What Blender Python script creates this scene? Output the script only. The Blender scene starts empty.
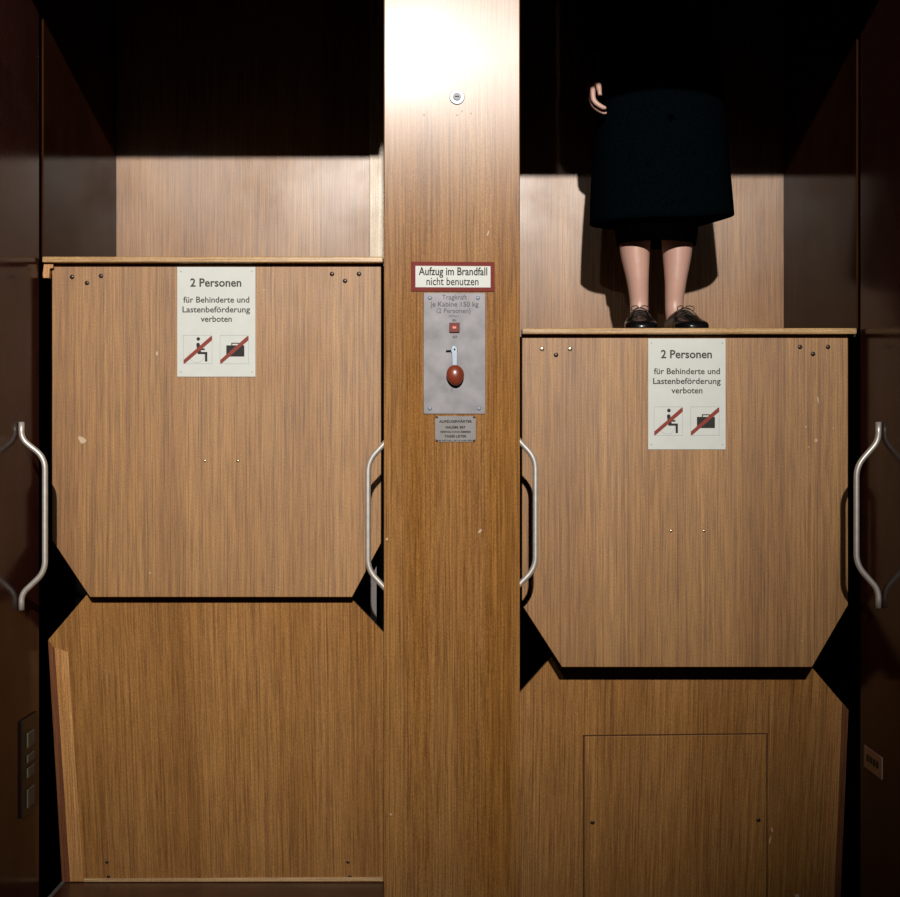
import bpy, bmesh, math, random
from mathutils import Vector, Matrix

# ------------------------------------------------------------------ camera, world, lamps, exposure
scene = bpy.context.scene
COL = scene.collection
F = 1474.0                      # focal length in pixels of a 900 px wide frame
EYE = 1.2
cam_d = bpy.data.cameras.new('camera')
cam_d.sensor_width = 36.0
cam_d.sensor_fit = 'HORIZONTAL'
cam_d.lens = 36.0 * F / 900.0
cam = bpy.data.objects.new('camera', cam_d)
COL.objects.link(cam)
cam.location = (0, 0, EYE)
cam.rotation_euler = (math.pi / 2, 0, 0)
scene.camera = cam

world = bpy.data.worlds.new('world')
scene.world = world
world.use_nodes = True
bg = world.node_tree.nodes['Background']
bg.inputs[0].default_value = (0.75, 0.85, 1.0, 1)
bg.inputs[1].default_value = 0.003


def spot_lamp(name, loc, target, radius, power, color, cone, blend=1.0):
    d = bpy.data.lights.new(name, 'SPOT')
    d.shadow_soft_size = radius
    d.energy = power
    d.color = color
    d.spot_size = math.radians(cone)
    d.spot_blend = blend
    o = bpy.data.objects.new(name, d)
    COL.objects.link(o)
    o.location = loc
    o.rotation_euler = (Vector(target) - Vector(loc)).to_track_quat('-Z', 'Y').to_euler()
    return o


LAMP_Z = EYE + 3.0
spot_lamp('hall_lamp', (0.20, -4.0, LAMP_Z), (-0.40, 3.9, 1.95), 0.06, 3600, (1.0, 0.96, 0.90), 33)
spot_lamp('hall_lamp', (-1.00, -4.0, LAMP_Z), (-0.30, 3.9, 1.85), 0.06, 120, (1.0, 0.96, 0.90), 35)

scene.view_settings.view_transform = 'Standard'
scene.view_settings.look = 'None'
scene.view_settings.exposure = 0.0
scene.view_settings.gamma = 1.0
scene.view_settings.use_curve_mapping = False


# ------------------------------------------------------------------ helpers
def P(px, py, Y):
    """point at depth Y seen at pixel px, py of the photograph"""
    return Vector(((px - 450.0) * Y / F, Y, EYE + (448.5 - py) * Y / F))


def PX(px, Y):
    return (px - 450.0) * Y / F


def PZ(py, Y):
    return EYE + (448.5 - py) * Y / F


def link_mesh(name, bm, mat, parent=None, smooth=False, label=None):
    me = bpy.data.meshes.new(name)
    bmesh.ops.recalc_face_normals(bm, faces=bm.faces[:])
    bm.to_mesh(me)
    bm.free()
    if mat:
        for m in (mat if isinstance(mat, (list, tuple)) else [mat]):
            me.materials.append(m)
    if smooth:
        for p in me.polygons:
            p.use_smooth = True
    o = bpy.data.objects.new(name, me)
    COL.objects.link(o)
    if parent:
        o.parent = parent
        o.matrix_parent_inverse = Matrix.Translation(parent.location).inverted()
    if label:
        o['label'] = label
    return o


def tag(o, label, cat, group=None):
    o['label'] = label
    o['category'] = cat
    if group:
        o['group'] = group
    return o


def thing(name, label, cat, loc=(0, 0, 0), group=None):
    o = bpy.data.objects.new(name, None)
    o.empty_display_size = 0.05
    COL.objects.link(o)
    o.location = loc
    return tag(o, label, cat, group)


def structure(o):
    o['kind'] = 'structure'
    return o


def box(bm, x0, x1, y0, y1, z0, z1, bevel=0.0, seg=2):
    r = bmesh.ops.create_cube(bm, size=1.0)
    vs = r['verts']
    for v in vs:
        v.co.x = x0 if v.co.x < 0 else x1
        v.co.y = y0 if v.co.y < 0 else y1
        v.co.z = z0 if v.co.z < 0 else z1
    if bevel > 0:
        es = list({e for v in vs for e in v.link_edges})
        bmesh.ops.bevel(bm, geom=es, offset=bevel, segments=seg, affect='EDGES', profile=0.5)
    return bm


def prism(bm, pts, ext, bevel=0.0):
    """closed outline of 3-D points extruded by vector ext"""
    ext = Vector(ext)
    a = [bm.verts.new(Vector(p)) for p in pts]
    b = [bm.verts.new(Vector(p) + ext) for p in pts]
    n = len(a)
    fs = [bm.faces.new(a), bm.faces.new(b[::-1])]
    for i in range(n):
        fs.append(bm.faces.new((a[i], b[i], b[(i + 1) % n], a[(i + 1) % n])))
    if bevel > 0:
        es = list({e for f in fs[:2] for e in f.edges})
        bmesh.ops.bevel(bm, geom=es, offset=bevel, segments=2, affect='EDGES', profile=0.5)
    return bm


def smooth_path(pts, n=8):
    """Catmull-Rom through pts (tuples of any length)"""
    out = []
    m = len(pts)
    for i in range(m - 1):
        p0 = pts[max(i - 1, 0)]
        p1 = pts[i]
        p2 = pts[i + 1]
        p3 = pts[min(i + 2, m - 1)]
        for k in range(n):
            t = k / n
            out.append(tuple(0.5 * ((2 * b) + (-a + c) * t + (2 * a - 5 * b + 4 * c - d) * t * t +
                                    (-a + 3 * b - 3 * c + d) * t ** 3)
                             for a, b, c, d in zip(p0, p1, p2, p3)))
    out.append(tuple(pts[-1]))
    return out


def tube(bm, pts, radii, seg=14, cap=True):
    """round rod along a polyline; radii a number or a list"""
    pts = [Vector(p[:3]) for p in pts]
    n = len(pts)
    if not isinstance(radii, (list, tuple)):
        radii = [radii] * n
    t0 = (pts[1] - pts[0]).normalized()
    up = Vector((0, 0, 1)) if abs(t0.z) < 0.9 else Vector((0, 1, 0))
    u = t0.cross(up).normalized()
    rings = []
    for i in range(n):
        t = (pts[min(i + 1, n - 1)] - pts[max(i - 1, 0)]).normalized()
        u = (u - t * u.dot(t)).normalized()
        w = t.cross(u)
        rings.append([bm.verts.new(pts[i] + (u * math.cos(2 * math.pi * k / seg) +
                                             w * math.sin(2 * math.pi * k / seg)) * radii[i]) for k in range(seg)])
    for a, b in zip(rings[:-1], rings[1:]):
        for k in range(seg):
            bm.faces.new((a[k], a[(k + 1) % seg], b[(k + 1) % seg], b[k]))
    if cap:
        bm.faces.new(rings[0][::-1])
        bm.faces.new(rings[-1])
    return bm


def fillet_path(pts, r, n=6):
    """polyline with rounded corners"""
    pts = [Vector(p) for p in pts]
    out = [pts[0]]
    for a, b, c in zip(pts[:-2], pts[1:-1], pts[2:]):
        d1 = (a - b)
        d2 = (c - b)
        rr = min(r, d1.length * 0.45, d2.length * 0.45)
        p = b + d1.normalized() * rr
        q = b + d2.normalized() * rr
        for k in range(n + 1):
            t = k / n
            out.append(p * (1 - t) ** 2 + b * 2 * t * (1 - t) + q * t * t)
    out.append(pts[-1])
    return out


def loft(bm, rings, cap=True):
    rv = [[bm.verts.new(Vector(p)) for p in r] for r in rings]
    n = len(rv[0])
    for a, b in zip(rv[:-1], rv[1:]):
        for k in range(n):
            bm.faces.new((a[k], a[(k + 1) % n], b[(k + 1) % n], b[k]))
    if cap:
        bm.faces.new(rv[0][::-1])
        bm.faces.new(rv[-1])
    return rv


def ellipse(cx, cy, z, rx, ry, n=32, fn=None):
    out = []
    for k in range(n):
        a = 2 * math.pi * k / n
        x = cx + rx * math.cos(a)
        y = cy + ry * math.sin(a)
        zz = z
        if fn:
            x, y, zz = fn(a, x, y, zz)
        out.append((x, y, zz))
    return out


def disc(bm, c, r, h, axis='y', seg=20, bevel=0.0):
    """short cylinder; its face looks along -axis direction for y (towards the hall)"""
    c = Vector(c)
    pts = []
    for k in range(seg):
        a = 2 * math.pi * k / seg
        if axis == 'y':
            pts.append(c + Vector((math.cos(a) * r, 0, math.sin(a) * r)))
        elif axis == 'x':
            pts.append(c + Vector((0, math.cos(a) * r, math.sin(a) * r)))
    ext = Vector((0, -h, 0)) if axis == 'y' else Vector((h, 0, 0))
    return prism(bm, pts, ext, bevel)


def dome(bm, c, r, h, seg=16, rings=4):
    """screw head bulging towards -Y"""
    c = Vector(c)
    prev = None
    for j in range(rings):
        t = j / rings * math.pi / 2
        ring = [bm.verts.new(c + Vector((math.cos(2 * math.pi * k / seg) * r * math.cos(t), -h * math.sin(t),
                                         math.sin(2 * math.pi * k / seg) * r * math.cos(t)))) for k in range(seg)]
        if prev:
            for k in range(seg):
                bm.faces.new((prev[k], prev[(k + 1) % seg], ring[(k + 1) % seg], ring[k]))
        prev = ring
    tip = bm.verts.new(c + Vector((0, -h, 0)))
    for k in range(seg):
        bm.faces.new((prev[k], prev[(k + 1) % seg], tip))
    return bm


def text_obj(name, body, x, y, z, size, mat, parent, align='CENTER', width=None, depth=0.0004, bold=0.0):
    """writing on a plane facing -Y; x is the middle, z the baseline"""
    cu = bpy.data.curves.new(name, 'FONT')
    cu.body = body
    cu.size = size
    cu.align_x = align
    cu.extrude = depth
    cu.offset = bold
    cu.resolution_u = 3
    tmp = bpy.data.objects.new('tmp', cu)
    COL.objects.link(tmp)
    dg = bpy.context.evaluated_depsgraph_get()
    dg.update()
    me = bpy.data.meshes.new_from_object(tmp.evaluated_get(dg))
    COL.objects.unlink(tmp)
    bpy.data.objects.remove(tmp)
    xs = [v.co.x for v in me.vertices]
    w0 = max(xs) - min(xs)
    sx = (width / w0) if width else 1.0
    cx = (max(xs) + min(xs)) / 2
    for v in me.vertices:
        v.co = Vector((x + (v.co.x - cx) * sx, y - v.co.z, z + v.co.y))
    me.materials.clear()
    me.materials.append(mat)
    me.name = name
    o = bpy.data.objects.new(name, me)
    COL.objects.link(o)
    o.parent = parent
    o.matrix_parent_inverse = Matrix.Translation(parent.location).inverted()
    return o


# ------------------------------------------------------------------ materials
def new_mat(name):
    m = bpy.data.materials.new(name)
    m.use_nodes = True
    nt = m.node_tree
    return m, nt, nt.nodes['Principled BSDF']


def N(nt, kind, **kw):
    n = nt.nodes.new(kind)
    for k, v in kw.items():
        if k in ('operation', 'blend_type', 'data_type', 'noise_dimensions', 'interpolation'):
            setattr(n, k, v)
        else:
            n.inputs[k].default_value = v
    return n


def ramp(nt, src, stops):
    r = nt.nodes.new('ShaderNodeValToRGB')
    el = r.color_ramp.elements
    while len(el) < len(stops):
        el.new(0.5)
    for e, (p, c) in zip(el, stops):
        e.position = p
        e.color = tuple(c) + (1,) if len(c) == 3 else c
    nt.links.new(src, r.inputs[0])
    return r.outputs[0]


def wood(name, dark, mid, light, grain=1.0, rough=0.50, coat=0.03, coat_rough=0.25, horiz=False, seed=0.0, spec=0.5,
         bump=0.25, contrast=1.0, aniso=0.0, wear=0.07, ior=1.5):
    """straight grained veneer: broad bands, fine pores and thin dark lines along Z (or X)"""
    m, nt, b = new_mat(name)
    L = nt.links.new
    tc = nt.nodes.new('ShaderNodeTexCoord')
    oi = nt.nodes.new('ShaderNodeObjectInfo')
    off = N(nt, 'ShaderNodeVectorMath', operation='ADD')
    L(tc.outputs['Object'], off.inputs[0])
    off.inputs[1].default_value = (seed * 3.7, seed * 1.3, seed * 2.1)

    def stretched(sx, sz):
        mp = nt.nodes.new('ShaderNodeMapping')
        mp.inputs['Scale'].default_value = (sz, sz, sx) if horiz else (sx, sz, sz)
        L(off.outputs[0], mp.inputs[0])
        return mp.outputs[0]

    def noise(sx, sz, detail, dist=0.0):
        n = N(nt, 'ShaderNodeTexNoise', Scale=1.0, Detail=detail, Roughness=0.6, Distortion=dist)
        L(stretched(sx, sz), n.inputs['Vector'])
        return n.outputs['Fac']

    broad = noise(9 * grain, 0.25, 1)
    lines = noise(230 * grain, 2.0, 3)
    pores = noise(330 * grain, 9.0, 2)
    speck = noise(420, 200, 1)
    c1 = ramp(nt, broad, [(0.30, dark), (0.5, mid), (0.72, light)])
    c2 = ramp(nt, lines, [(0.33, (0.55, 0.48, 0.42)), (0.50, (0.95, 0.94, 0.93)), (0.68, (1.22, 1.24, 1.27))])
    c3 = ramp(nt, pores, [(0.32, (0.52, 0.46, 0.42)), (0.5, (1, 1, 1)), (0.7, (1.22, 1.24, 1.28))])
    c4 = ramp(nt, speck, [(0.3, (0.66, 0.64, 0.62)), (0.55, (1, 1, 1)), (0.75, (1.35, 1.38, 1.42))])
    prev = c1
    for c, f in ((c2, 0.75 * contrast), (c3, 0.7 * contrast), (c4, 0.6)):
        mx = N(nt, 'ShaderNodeMix', data_type='RGBA', blend_type='MULTIPLY')
        mx.inputs[0].default_value = f
        L(prev, mx.inputs[6])
        L(c, mx.inputs[7])
        prev = mx.outputs[2]
    L(prev, b.inputs['Base Color'])
    rr = N(nt, 'ShaderNodeTexNoise', Scale=5.0, Detail=4.0)
    L(off.outputs[0], rr.inputs['Vector'])
    mr = nt.nodes.new('ShaderNodeMapRange')
    mr.inputs[1].default_value = 0.3
    mr.inputs[2].default_value = 0.7
    mr.inputs[3].default_value = rough - wear
    mr.inputs[4].default_value = rough + wear
    L(rr.outputs['Fac'], mr.inputs[0])
    L(mr.outputs[0], b.inputs['Roughness'])
    b.inputs['Specular IOR Level'].default_value = spec
    b.inputs['IOR'].default_value = ior
    b.inputs['Coat Weight'].default_value = coat
    b.inputs['Coat Roughness'].default_value = coat_rough
    if aniso:
        tg = nt.nodes.new('ShaderNodeTangent')
        tg.direction_type = 'RADIAL'
        tg.axis = 'Z'
        L(tg.outputs[0], b.inputs['Tangent'])
        b.inputs['Anisotropic'].default_value = aniso
    bp = nt.nodes.new('ShaderNodeBump')
    bp.inputs['Strength'].default_value = bump
    bp.inputs['Distance'].default_value = 0.0006
    L(lines, bp.inputs['Height'])
    L(bp.outputs[0], b.inputs['Normal'])
    return m


def plain(name, col, rough=0.5, metal=0.0, spec=0.5, noise_amt=0.12, noise_scale=30.0, coat=0.0, bump=0.0):
    m, nt, b = new_mat(name)
    L = nt.links.new
    tc = nt.nodes.new('ShaderNodeTexCoord')
    n = N(nt, 'ShaderNodeTexNoise', Scale=noise_scale, Detail=5.0)
    L(tc.outputs['Object'], n.inputs['Vector'])
    lo = tuple(c * (1 - noise_amt) for c in col)
    hi = tuple(min(1, c * (1 + noise_amt)) for c in col)
    L(ramp(nt, n.outputs['Fac'], [(0.3, lo), (0.7, hi)]), b.inputs['Base Color'])
    b.inputs['Roughness'].default_value = rough
    b.inputs['Metallic'].default_value = metal
    b.inputs['Specular IOR Level'].default_value = spec
    b.inputs['Coat Weight'].default_value = coat
    b.inputs['Coat Roughness'].default_value = 0.1
    if bump:
        bp = nt.nodes.new('ShaderNodeBump')
        bp.inputs['Strength'].default_value = bump
        bp.inputs['Distance'].default_value = 0.001
        L(n.outputs['Fac'], bp.inputs['Height'])
        L(bp.outputs[0], b.inputs['Normal'])
    return m


D, M_, L_ = (0.262, 0.115, 0.027), (0.312, 0.146, 0.037), (0.352, 0.173, 0.051)
M_APRON = wood('teak_veneer', D, M_, L_, seed=1.0, spec=0.6, wear=0.04)
M_PILLAR = wood('teak_veneer_pillar', D, (0.285, 0.136, 0.044), L_, seed=2.3, rough=0.32, coat=0.03, coat_rough=0.13, aniso=0.8, spec=0.36, wear=0.01)
M_PANEL = wood('teak_veneer_panel', (0.28, 0.122, 0.029), (0.33, 0.151, 0.039), (0.37, 0.178, 0.053), seed=4.1)
M_BACK = wood('teak_veneer_cabin', (0.245, 0.106, 0.029), (0.295, 0.137, 0.042), (0.335, 0.164, 0.057), seed=5.2, rough=0.37, coat=0.05, coat_rough=0.2, aniso=0.5)
M_LIP = wood('oak_lip', (0.40, 0.23, 0.09), (0.50, 0.31, 0.14), (0.58, 0.38, 0.19), horiz=True, seed=6.0, rough=0.3)
M_EDGE = wood('pine_edge', (0.40, 0.175, 0.05), (0.50, 0.24, 0.078), (0.58, 0.30, 0.105), grain=1.6, seed=7.0)
M_DARKEDGE = wood('red_edge', (0.10, 0.03, 0.012), (0.15, 0.05, 0.018), (0.2, 0.07, 0.03), grain=1.5, seed=7.6)
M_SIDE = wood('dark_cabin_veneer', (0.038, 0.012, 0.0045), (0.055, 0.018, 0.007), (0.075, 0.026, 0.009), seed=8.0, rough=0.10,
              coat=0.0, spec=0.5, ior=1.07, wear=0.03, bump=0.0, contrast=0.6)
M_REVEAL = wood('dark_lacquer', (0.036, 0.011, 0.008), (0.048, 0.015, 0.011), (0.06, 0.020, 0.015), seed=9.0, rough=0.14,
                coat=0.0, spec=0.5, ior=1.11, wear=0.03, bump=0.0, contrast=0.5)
M_FLOORWOOD = wood('dark_floor_boards', (0.03, 0.010, 0.004), (0.055, 0.018, 0.008), (0.08, 0.028, 0.012), horiz=True, seed=3.0,
                   rough=0.4, coat=0.1)
M_BLACK = plain('shaft_shade_black', (0.002, 0.002, 0.002), rough=0.9, spec=0.05)  # shaft darkness put into the colour, so leaking lamp light doesn't show
M_HALL = plain('hall_floor_linoleum', (0.02, 0.018, 0.016), rough=0.5)
M_STEEL = plain('brushed_steel', (0.165, 0.155, 0.165), rough=0.5, metal=0.2, noise_amt=0.25, noise_scale=22, bump=0.05)
M_ALU = plain('satin_aluminium', (0.55, 0.50, 0.45), rough=0.42, metal=0.55, noise_amt=0.1, noise_scale=60)
M_SCREW = plain('dark_screw', (0.035, 0.022, 0.016), rough=0.35, metal=0.6)
M_BRASS = plain('bright_screw', (0.65, 0.50, 0.30), rough=0.3, metal=0.9)
M_JOINT = plain('dark_joint', (0.075, 0.034, 0.012), rough=0.8, spec=0.1)
M_HOLE = plain('screw_recess', (0.02, 0.012, 0.008), rough=0.7)
M_SIGN = plain('sign_white', (0.56, 0.565, 0.53), rough=0.5, noise_amt=0.03, spec=0.2)
M_SIGN_LINE = plain('sign_outline_grey', (0.40, 0.42, 0.42), rough=0.5, noise_amt=0.03, spec=0.2)
M_INK = plain('sign_ink', (0.018, 0.016, 0.015), rough=0.6, spec=0.2)
M_INKGREY = plain('sign_ink_grey', (0.055, 0.048, 0.042), rough=0.6, spec=0.2)
M_RED = plain('sign_red', (0.22, 0.032, 0.017), rough=0.5, spec=0.2, noise_amt=0.06)
M_REDBORDER = plain('sign_border_red', (0.15, 0.013, 0.007), rough=0.55, spec=0.15, noise_amt=0.06)
M_KNOB = plain('red_knob', (0.19, 0.034, 0.015), rough=0.32, noise_amt=0.15, coat=0.3)
M_LAMPRED = plain('red_push_button', (0.13, 0.007, 0.004), rough=0.4, spec=0.2)
M_BUTTON = plain('orange_insert', (0.6, 0.16, 0.07), rough=0.3)
M_ETCH = plain('etched_lettering', (0.045, 0.043, 0.055), rough=0.6)
M_PLATE = plain('grey_tin_plate', (0.17, 0.155, 0.15), rough=0.5, metal=0.1)
M_BATTEN = wood('pale_batten', (0.40, 0.27, 0.13), (0.48, 0.34, 0.18), (0.55, 0.40, 0.24), grain=1.5, seed=6.6, rough=0.35)
M_TAN = plain('tan_plate', (0.36, 0.21, 0.15), rough=0.5)
M_DARKPLATE = plain('dark_switch_plate', (0.008, 0.007, 0.006), rough=0.4, spec=0.12)
M_GREYBTN = plain('dull_grey_button', (0.085, 0.08, 0.06), rough=0.5, spec=0.1)
M_COAT = plain('dark_teal_wool', (0.0008, 0.0020, 0.0026), rough=1.0, spec=0.0, noise_amt=0.35, noise_scale=160, bump=0.3)
M_SKIRT = plain('black_cloth', (0.0006, 0.0005, 0.0005), rough=1.0, spec=0.0, noise_amt=0.2, noise_scale=120)
M_SHOE = plain('black_polished_leather', (0.004, 0.004, 0.004), rough=0.3, spec=0.1, coat=0.12)
M_LACE = plain('dark_brown_lace', (0.035, 0.024, 0.016), rough=0.6)
M_SKIN = plain('skin', (0.52, 0.30, 0.235), rough=0.42, noise_amt=0.05, noise_scale=14)
M_LIPS = plain('lips', (0.35, 0.10, 0.08), rough=0.4)
M_EYE = plain('eye_white', (0.7, 0.68, 0.64), rough=0.2)
M_IRIS = plain('iris', (0.03, 0.02, 0.012), rough=0.2)
M_HAIR = plain('dark_brown_hair', (0.03, 0.018, 0.010), rough=0.5, noise_amt=0.4, noise_scale=200, bump=0.5)
M_SCUFF = plain('pale_scuff', (0.46, 0.33, 0.21), rough=0.6)
M_GLASSLENS = plain('lens_metal', (0.24, 0.28, 0.34), rough=0.4, metal=0.2)
M_RAIL = plain('grey_painted_rail', (0.15, 0.125, 0.12), rough=0.5)

# ------------------------------------------------------------------ the setting
XR = 1.08                       # inner faces of the two lacquered reveals
Y_PIL = 3.60                    # front of the pillar
Y_APR = 3.90                    # front of the cabin aprons
Y_BACK = 4.75                   # cabin back walls

bm = bmesh.new(); box(bm, -3.2, 3.2, -5.0, 3.86, -0.06, -0.012)
structure(link_mesh('floor', bm, M_HALL))
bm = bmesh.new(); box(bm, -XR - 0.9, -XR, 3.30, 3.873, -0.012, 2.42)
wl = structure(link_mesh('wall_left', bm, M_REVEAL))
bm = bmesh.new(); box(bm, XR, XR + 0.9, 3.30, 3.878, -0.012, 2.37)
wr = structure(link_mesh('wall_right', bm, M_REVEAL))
# lintels over the two openings
H_L, H_R = 1.244, 1.194
bm = bmesh.new(); box(bm, -2.2, -0.161, 3.44, Y_PIL, EYE + H_L, 4.4)
structure(link_mesh('trim_1', bm, M_BLACK))
bm = bmesh.new(); box(bm, 0.171, 2.2, 3.44, Y_PIL, EYE + H_R, 4.4)
structure(link_mesh('trim_2', bm, M_BLACK))
# shaft shell behind the cabins
bm = bmesh.new(); box(bm, -1.45, 1.45, 4.95, 5.0, -1.4, 4.4)
structure(link_mesh('wall_back', bm, M_BLACK))
bm = bmesh.new(); box(bm, -1.5, -1.45, 3.88, 5.0, -1.4, 4.4)
structure(link_mesh('wall_shaft_left', bm, M_BLACK))
bm = bmesh.new(); box(bm, 1.45, 1.5, 3.88, 5.0, -1.4, 4.4)
structure(link_mesh('wall_shaft_right', bm, M_BLACK))
bm = bmesh.new(); box(bm, -0.11, 0.11, 3.86, 4.95, -1.4, 4.4)
structure(link_mesh('wall_shaft_middle', bm, M_BLACK))

# ------------------------------------------------------------------ the pillar
pillar = thing('pillar', 'tall teak veneered pillar between the two lift openings', 'pillar', (0.005, Y_PIL, 0))
bm = bmesh.new(); box(bm, PX(384, Y_PIL), PX(520, Y_PIL), Y_PIL, 3.64, -0.012, 4.4, bevel=0.0025)
link_mesh('veneer_casing', bm, M_PILLAR, pillar)
bm = bmesh.new(); box(bm, -0.118, 0.128, 3.638, 3.855, -0.012, 4.4)
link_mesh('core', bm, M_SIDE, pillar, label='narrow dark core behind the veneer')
c = P(457, 97, Y_PIL)
bm = bmesh.new(); disc(bm, c, 0.0185, 0.004, bevel=0.0012, seg=28)
lens = link_mesh('key_switch', bm, M_GLASSLENS, pillar, label='round chrome key switch near the top')
bm = bmesh.new(); disc(bm, c + Vector((0, -0.004, 0)), 0.0095, 0.003, bevel=0.001, seg=24)
link_mesh('lock_barrel', bm, M_STEEL, lens)
bm = bmesh.new(); box(bm, c.x - 0.005, c.x + 0.005, c.y - 0.0078, c.y - 0.0068, c.z - 0.0012, c.z + 0.0012)
link_mesh('key_slot', bm, M_INK, lens)


def scuff(parent, px, py, Y, w, h, ang=0.0, seed=0, eps=0.0006):
    """a chip or rub mark: thin irregular flake on a face that looks to the hall"""
    rnd = random.Random(seed)
    c = P(px, py, Y - eps)
    s = Y / F
    pts = []
    for k in range(9):
        a = 2 * math.pi * k / 9
        r = 0.6 + 0.5 * rnd.random()
        x = math.cos(a) * w * 0.5 * r * s
        z = math.sin(a) * h * 0.5 * r * s
        pts.append(c + Vector((x * math.cos(ang) - z * math.sin(ang), 0, x * math.sin(ang) + z * math.cos(ang))))
    b = bmesh.new()
    prism(b, pts, (0, eps * 0.8, 0))
    link_mesh('scuff_mark', b, M_SCUFF, parent)


for i, (x, y, w, h, a) in enumerate([(480, 531, 3, 6, -0.5), (387, 539, 3, 3, 0), (457, 115, 2, 2, 0), (462, 111, 2, 2, 0),
                                     (471, 113, 2, 2, 0), (424, 115, 2, 2, 0), (488, 233, 2, 7, -0.3), (391, 814, 3, 3, 0)]):
    scuff(pillar, x, y, Y_PIL, w, h, a, i)

# fire notice on the pillar
fire = thing('fire_notice', 'small red-bordered white notice on the pillar above the steel plate', 'sign', P(452.5, 276.5, Y_PIL))
p0, p1 = P(411, 291.5, Y_PIL), P(494.5, 262, Y_PIL)
bm = bmesh.new(); box(bm, p0.x, p1.x, Y_PIL - 0.003, Y_PIL - 0.0001, p0.z, p1.z, bevel=0.0006)
link_mesh('border', bm, M_REDBORDER, fire)
q0, q1 = P(415.5, 287.5, Y_PIL), P(490.5, 266.2, Y_PIL)
bm = bmesh.new(); box(bm, q0.x, q1.x, Y_PIL - 0.0036, Y_PIL - 0.002, q0.z, q1.z)
link_mesh('face', bm, M_SIGN, fire)
text_obj('lettering', 'Aufzug im Brandfall', PX(453, Y_PIL), Y_PIL - 0.0037, PZ(275.3, Y_PIL), 0.0275, M_INK, fire,
         width=68.5 * Y_PIL / F, bold=0.0004)
text_obj('lettering', 'nicht benutzen', PX(452.5, Y_PIL), Y_PIL - 0.0037, PZ(285.3, Y_PIL), 0.0275, M_INK, fire,
         width=52 * Y_PIL / F, bold=0.0002)

# steel control plate
ctl = thing('control_plate', 'scratched steel plate with red-knobbed lever on the pillar', 'control panel', P(454.5, 353, Y_PIL))
p0, p1 = P(423.5, 414, Y_PIL), P(485.5, 292.8, Y_PIL)
YF = Y_PIL - 0.003
bm = bmesh.new(); box(bm, p0.x, p1.x, YF, Y_PIL - 0.0001, p0.z, p1.z, bevel=0.001)
link_mesh('plate', bm, M_STEEL, ctl)
for x, y in ((430, 298), (478, 298), (430, 408.5), (479, 408.5)):
    bm = bmesh.new(); dome(bm, P(x, y, YF), 0.005, 0.003)
    link_mesh('screw', bm, M_GLASSLENS, ctl, smooth=True)
s = Y_PIL / F
text_obj('lettering', 'Tragkraft', PX(454.5, Y_PIL), YF - 0.0002, PZ(299.6, Y_PIL), 0.017, M_ETCH, ctl, width=25 * s)
text_obj('lettering', 'je Kabine 150 kg', PX(454.5, Y_PIL), YF - 0.0002, PZ(306.6, Y_PIL), 0.017, M_ETCH, ctl, width=48 * s, bold=0.0001)
text_obj('lettering', '(2 Personen)', PX(453.5, Y_PIL), YF - 0.0002, PZ(313.0, Y_PIL), 0.016, M_ETCH, ctl, width=34 * s)
text_obj('lettering', 'NOTHALT', PX(454, Y_PIL), YF - 0.0002, PZ(317.3, Y_PIL), 0.007, M_ETCH, ctl, width=10 * s)
text_obj('lettering', 'EIN', PX(454.3, Y_PIL), YF - 0.0002, PZ(321.3, Y_PIL), 0.007, M_ETCH, ctl, width=4 * s, bold=0.0003)
text_obj('lettering', 'AUS', PX(454.8, Y_PIL), YF - 0.0002, PZ(337.8, Y_PIL), 0.007, M_ETCH, ctl, width=4.5 * s, bold=0.0003)
p0, p1 = P(449.3, 332.6, YF), P(459.6, 322.8, YF)
bm = bmesh.new(); box(bm, p0.x, p1.x, YF - 0.005, YF, p0.z, p1.z, bevel=0.0012)
btn = link_mesh('push_button', bm, M_LAMPRED, ctl, label='square red push button')
bm = bmesh.new(); box(bm, PX(452.4, YF), PX(456.4, YF), YF - 0.0065, YF - 0.004, PZ(329, YF), PZ(326.4, YF), bevel=0.0008)
link_mesh('insert', bm, M_BUTTON, btn)
# lever: pivot boss, shank, pin, knob
c = P(454, 350, YF)
bm = bmesh.new(); disc(bm, c, 0.009, 0.006, bevel=0.0015, seg=24)
lev = link_mesh('lever', bm, M_GLASSLENS, ctl, label='silver lever with red ball knob')
bm = bmesh.new()
prism(bm, [P(x, y, YF - 0.006) for x, y in ((451.3, 346.5), (455, 345.2), (457.4, 348.5), (457.2, 366), (452.3, 366), (452.4, 351))],
      (0, -0.005, 0), bevel=0.0012)
link_mesh('shank', bm, M_GLASSLENS, lev)
bm = bmesh.new(); disc(bm, P(454.6, 349.3, YF - 0.011), 0.0022, 0.002, seg=12)
link_mesh('pivot_screw', bm, M_INK, lev)
bm = bmesh.new(); tube(bm, [P(451.5, 350.6, YF - 0.006), P(446, 350.8, YF - 0.006)], 0.0016, 8)
link_mesh('locking_pin', bm, M_INK, lev)
bm = bmesh.new()
kc = P(455.3, 375.3, YF - 0.014)
bmesh.ops.create_uvsphere(bm, u_segments=28, v_segments=18, radius=1.0)
for v in bm.verts:
    z = v.co.z
    t = 1.0 + 0.06 * z - 0.05 * z * z
    v.co = kc + Matrix.Rotation(-0.12, 3, 'Y') @ Vector((v.co.x * 0.0215 * t, v.co.y * 0.0135, z * 0.0255))
link_mesh('knob', bm, M_KNOB, lev, smooth=True, label='egg-shaped red knob')
bm = bmesh.new(); box(bm, PX(451.6, YF), PX(452.2, YF), YF - 0.0004, YF, PZ(391.5, YF), PZ(387, YF))
link_mesh('end_mark', bm, M_ETCH, ctl)

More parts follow.
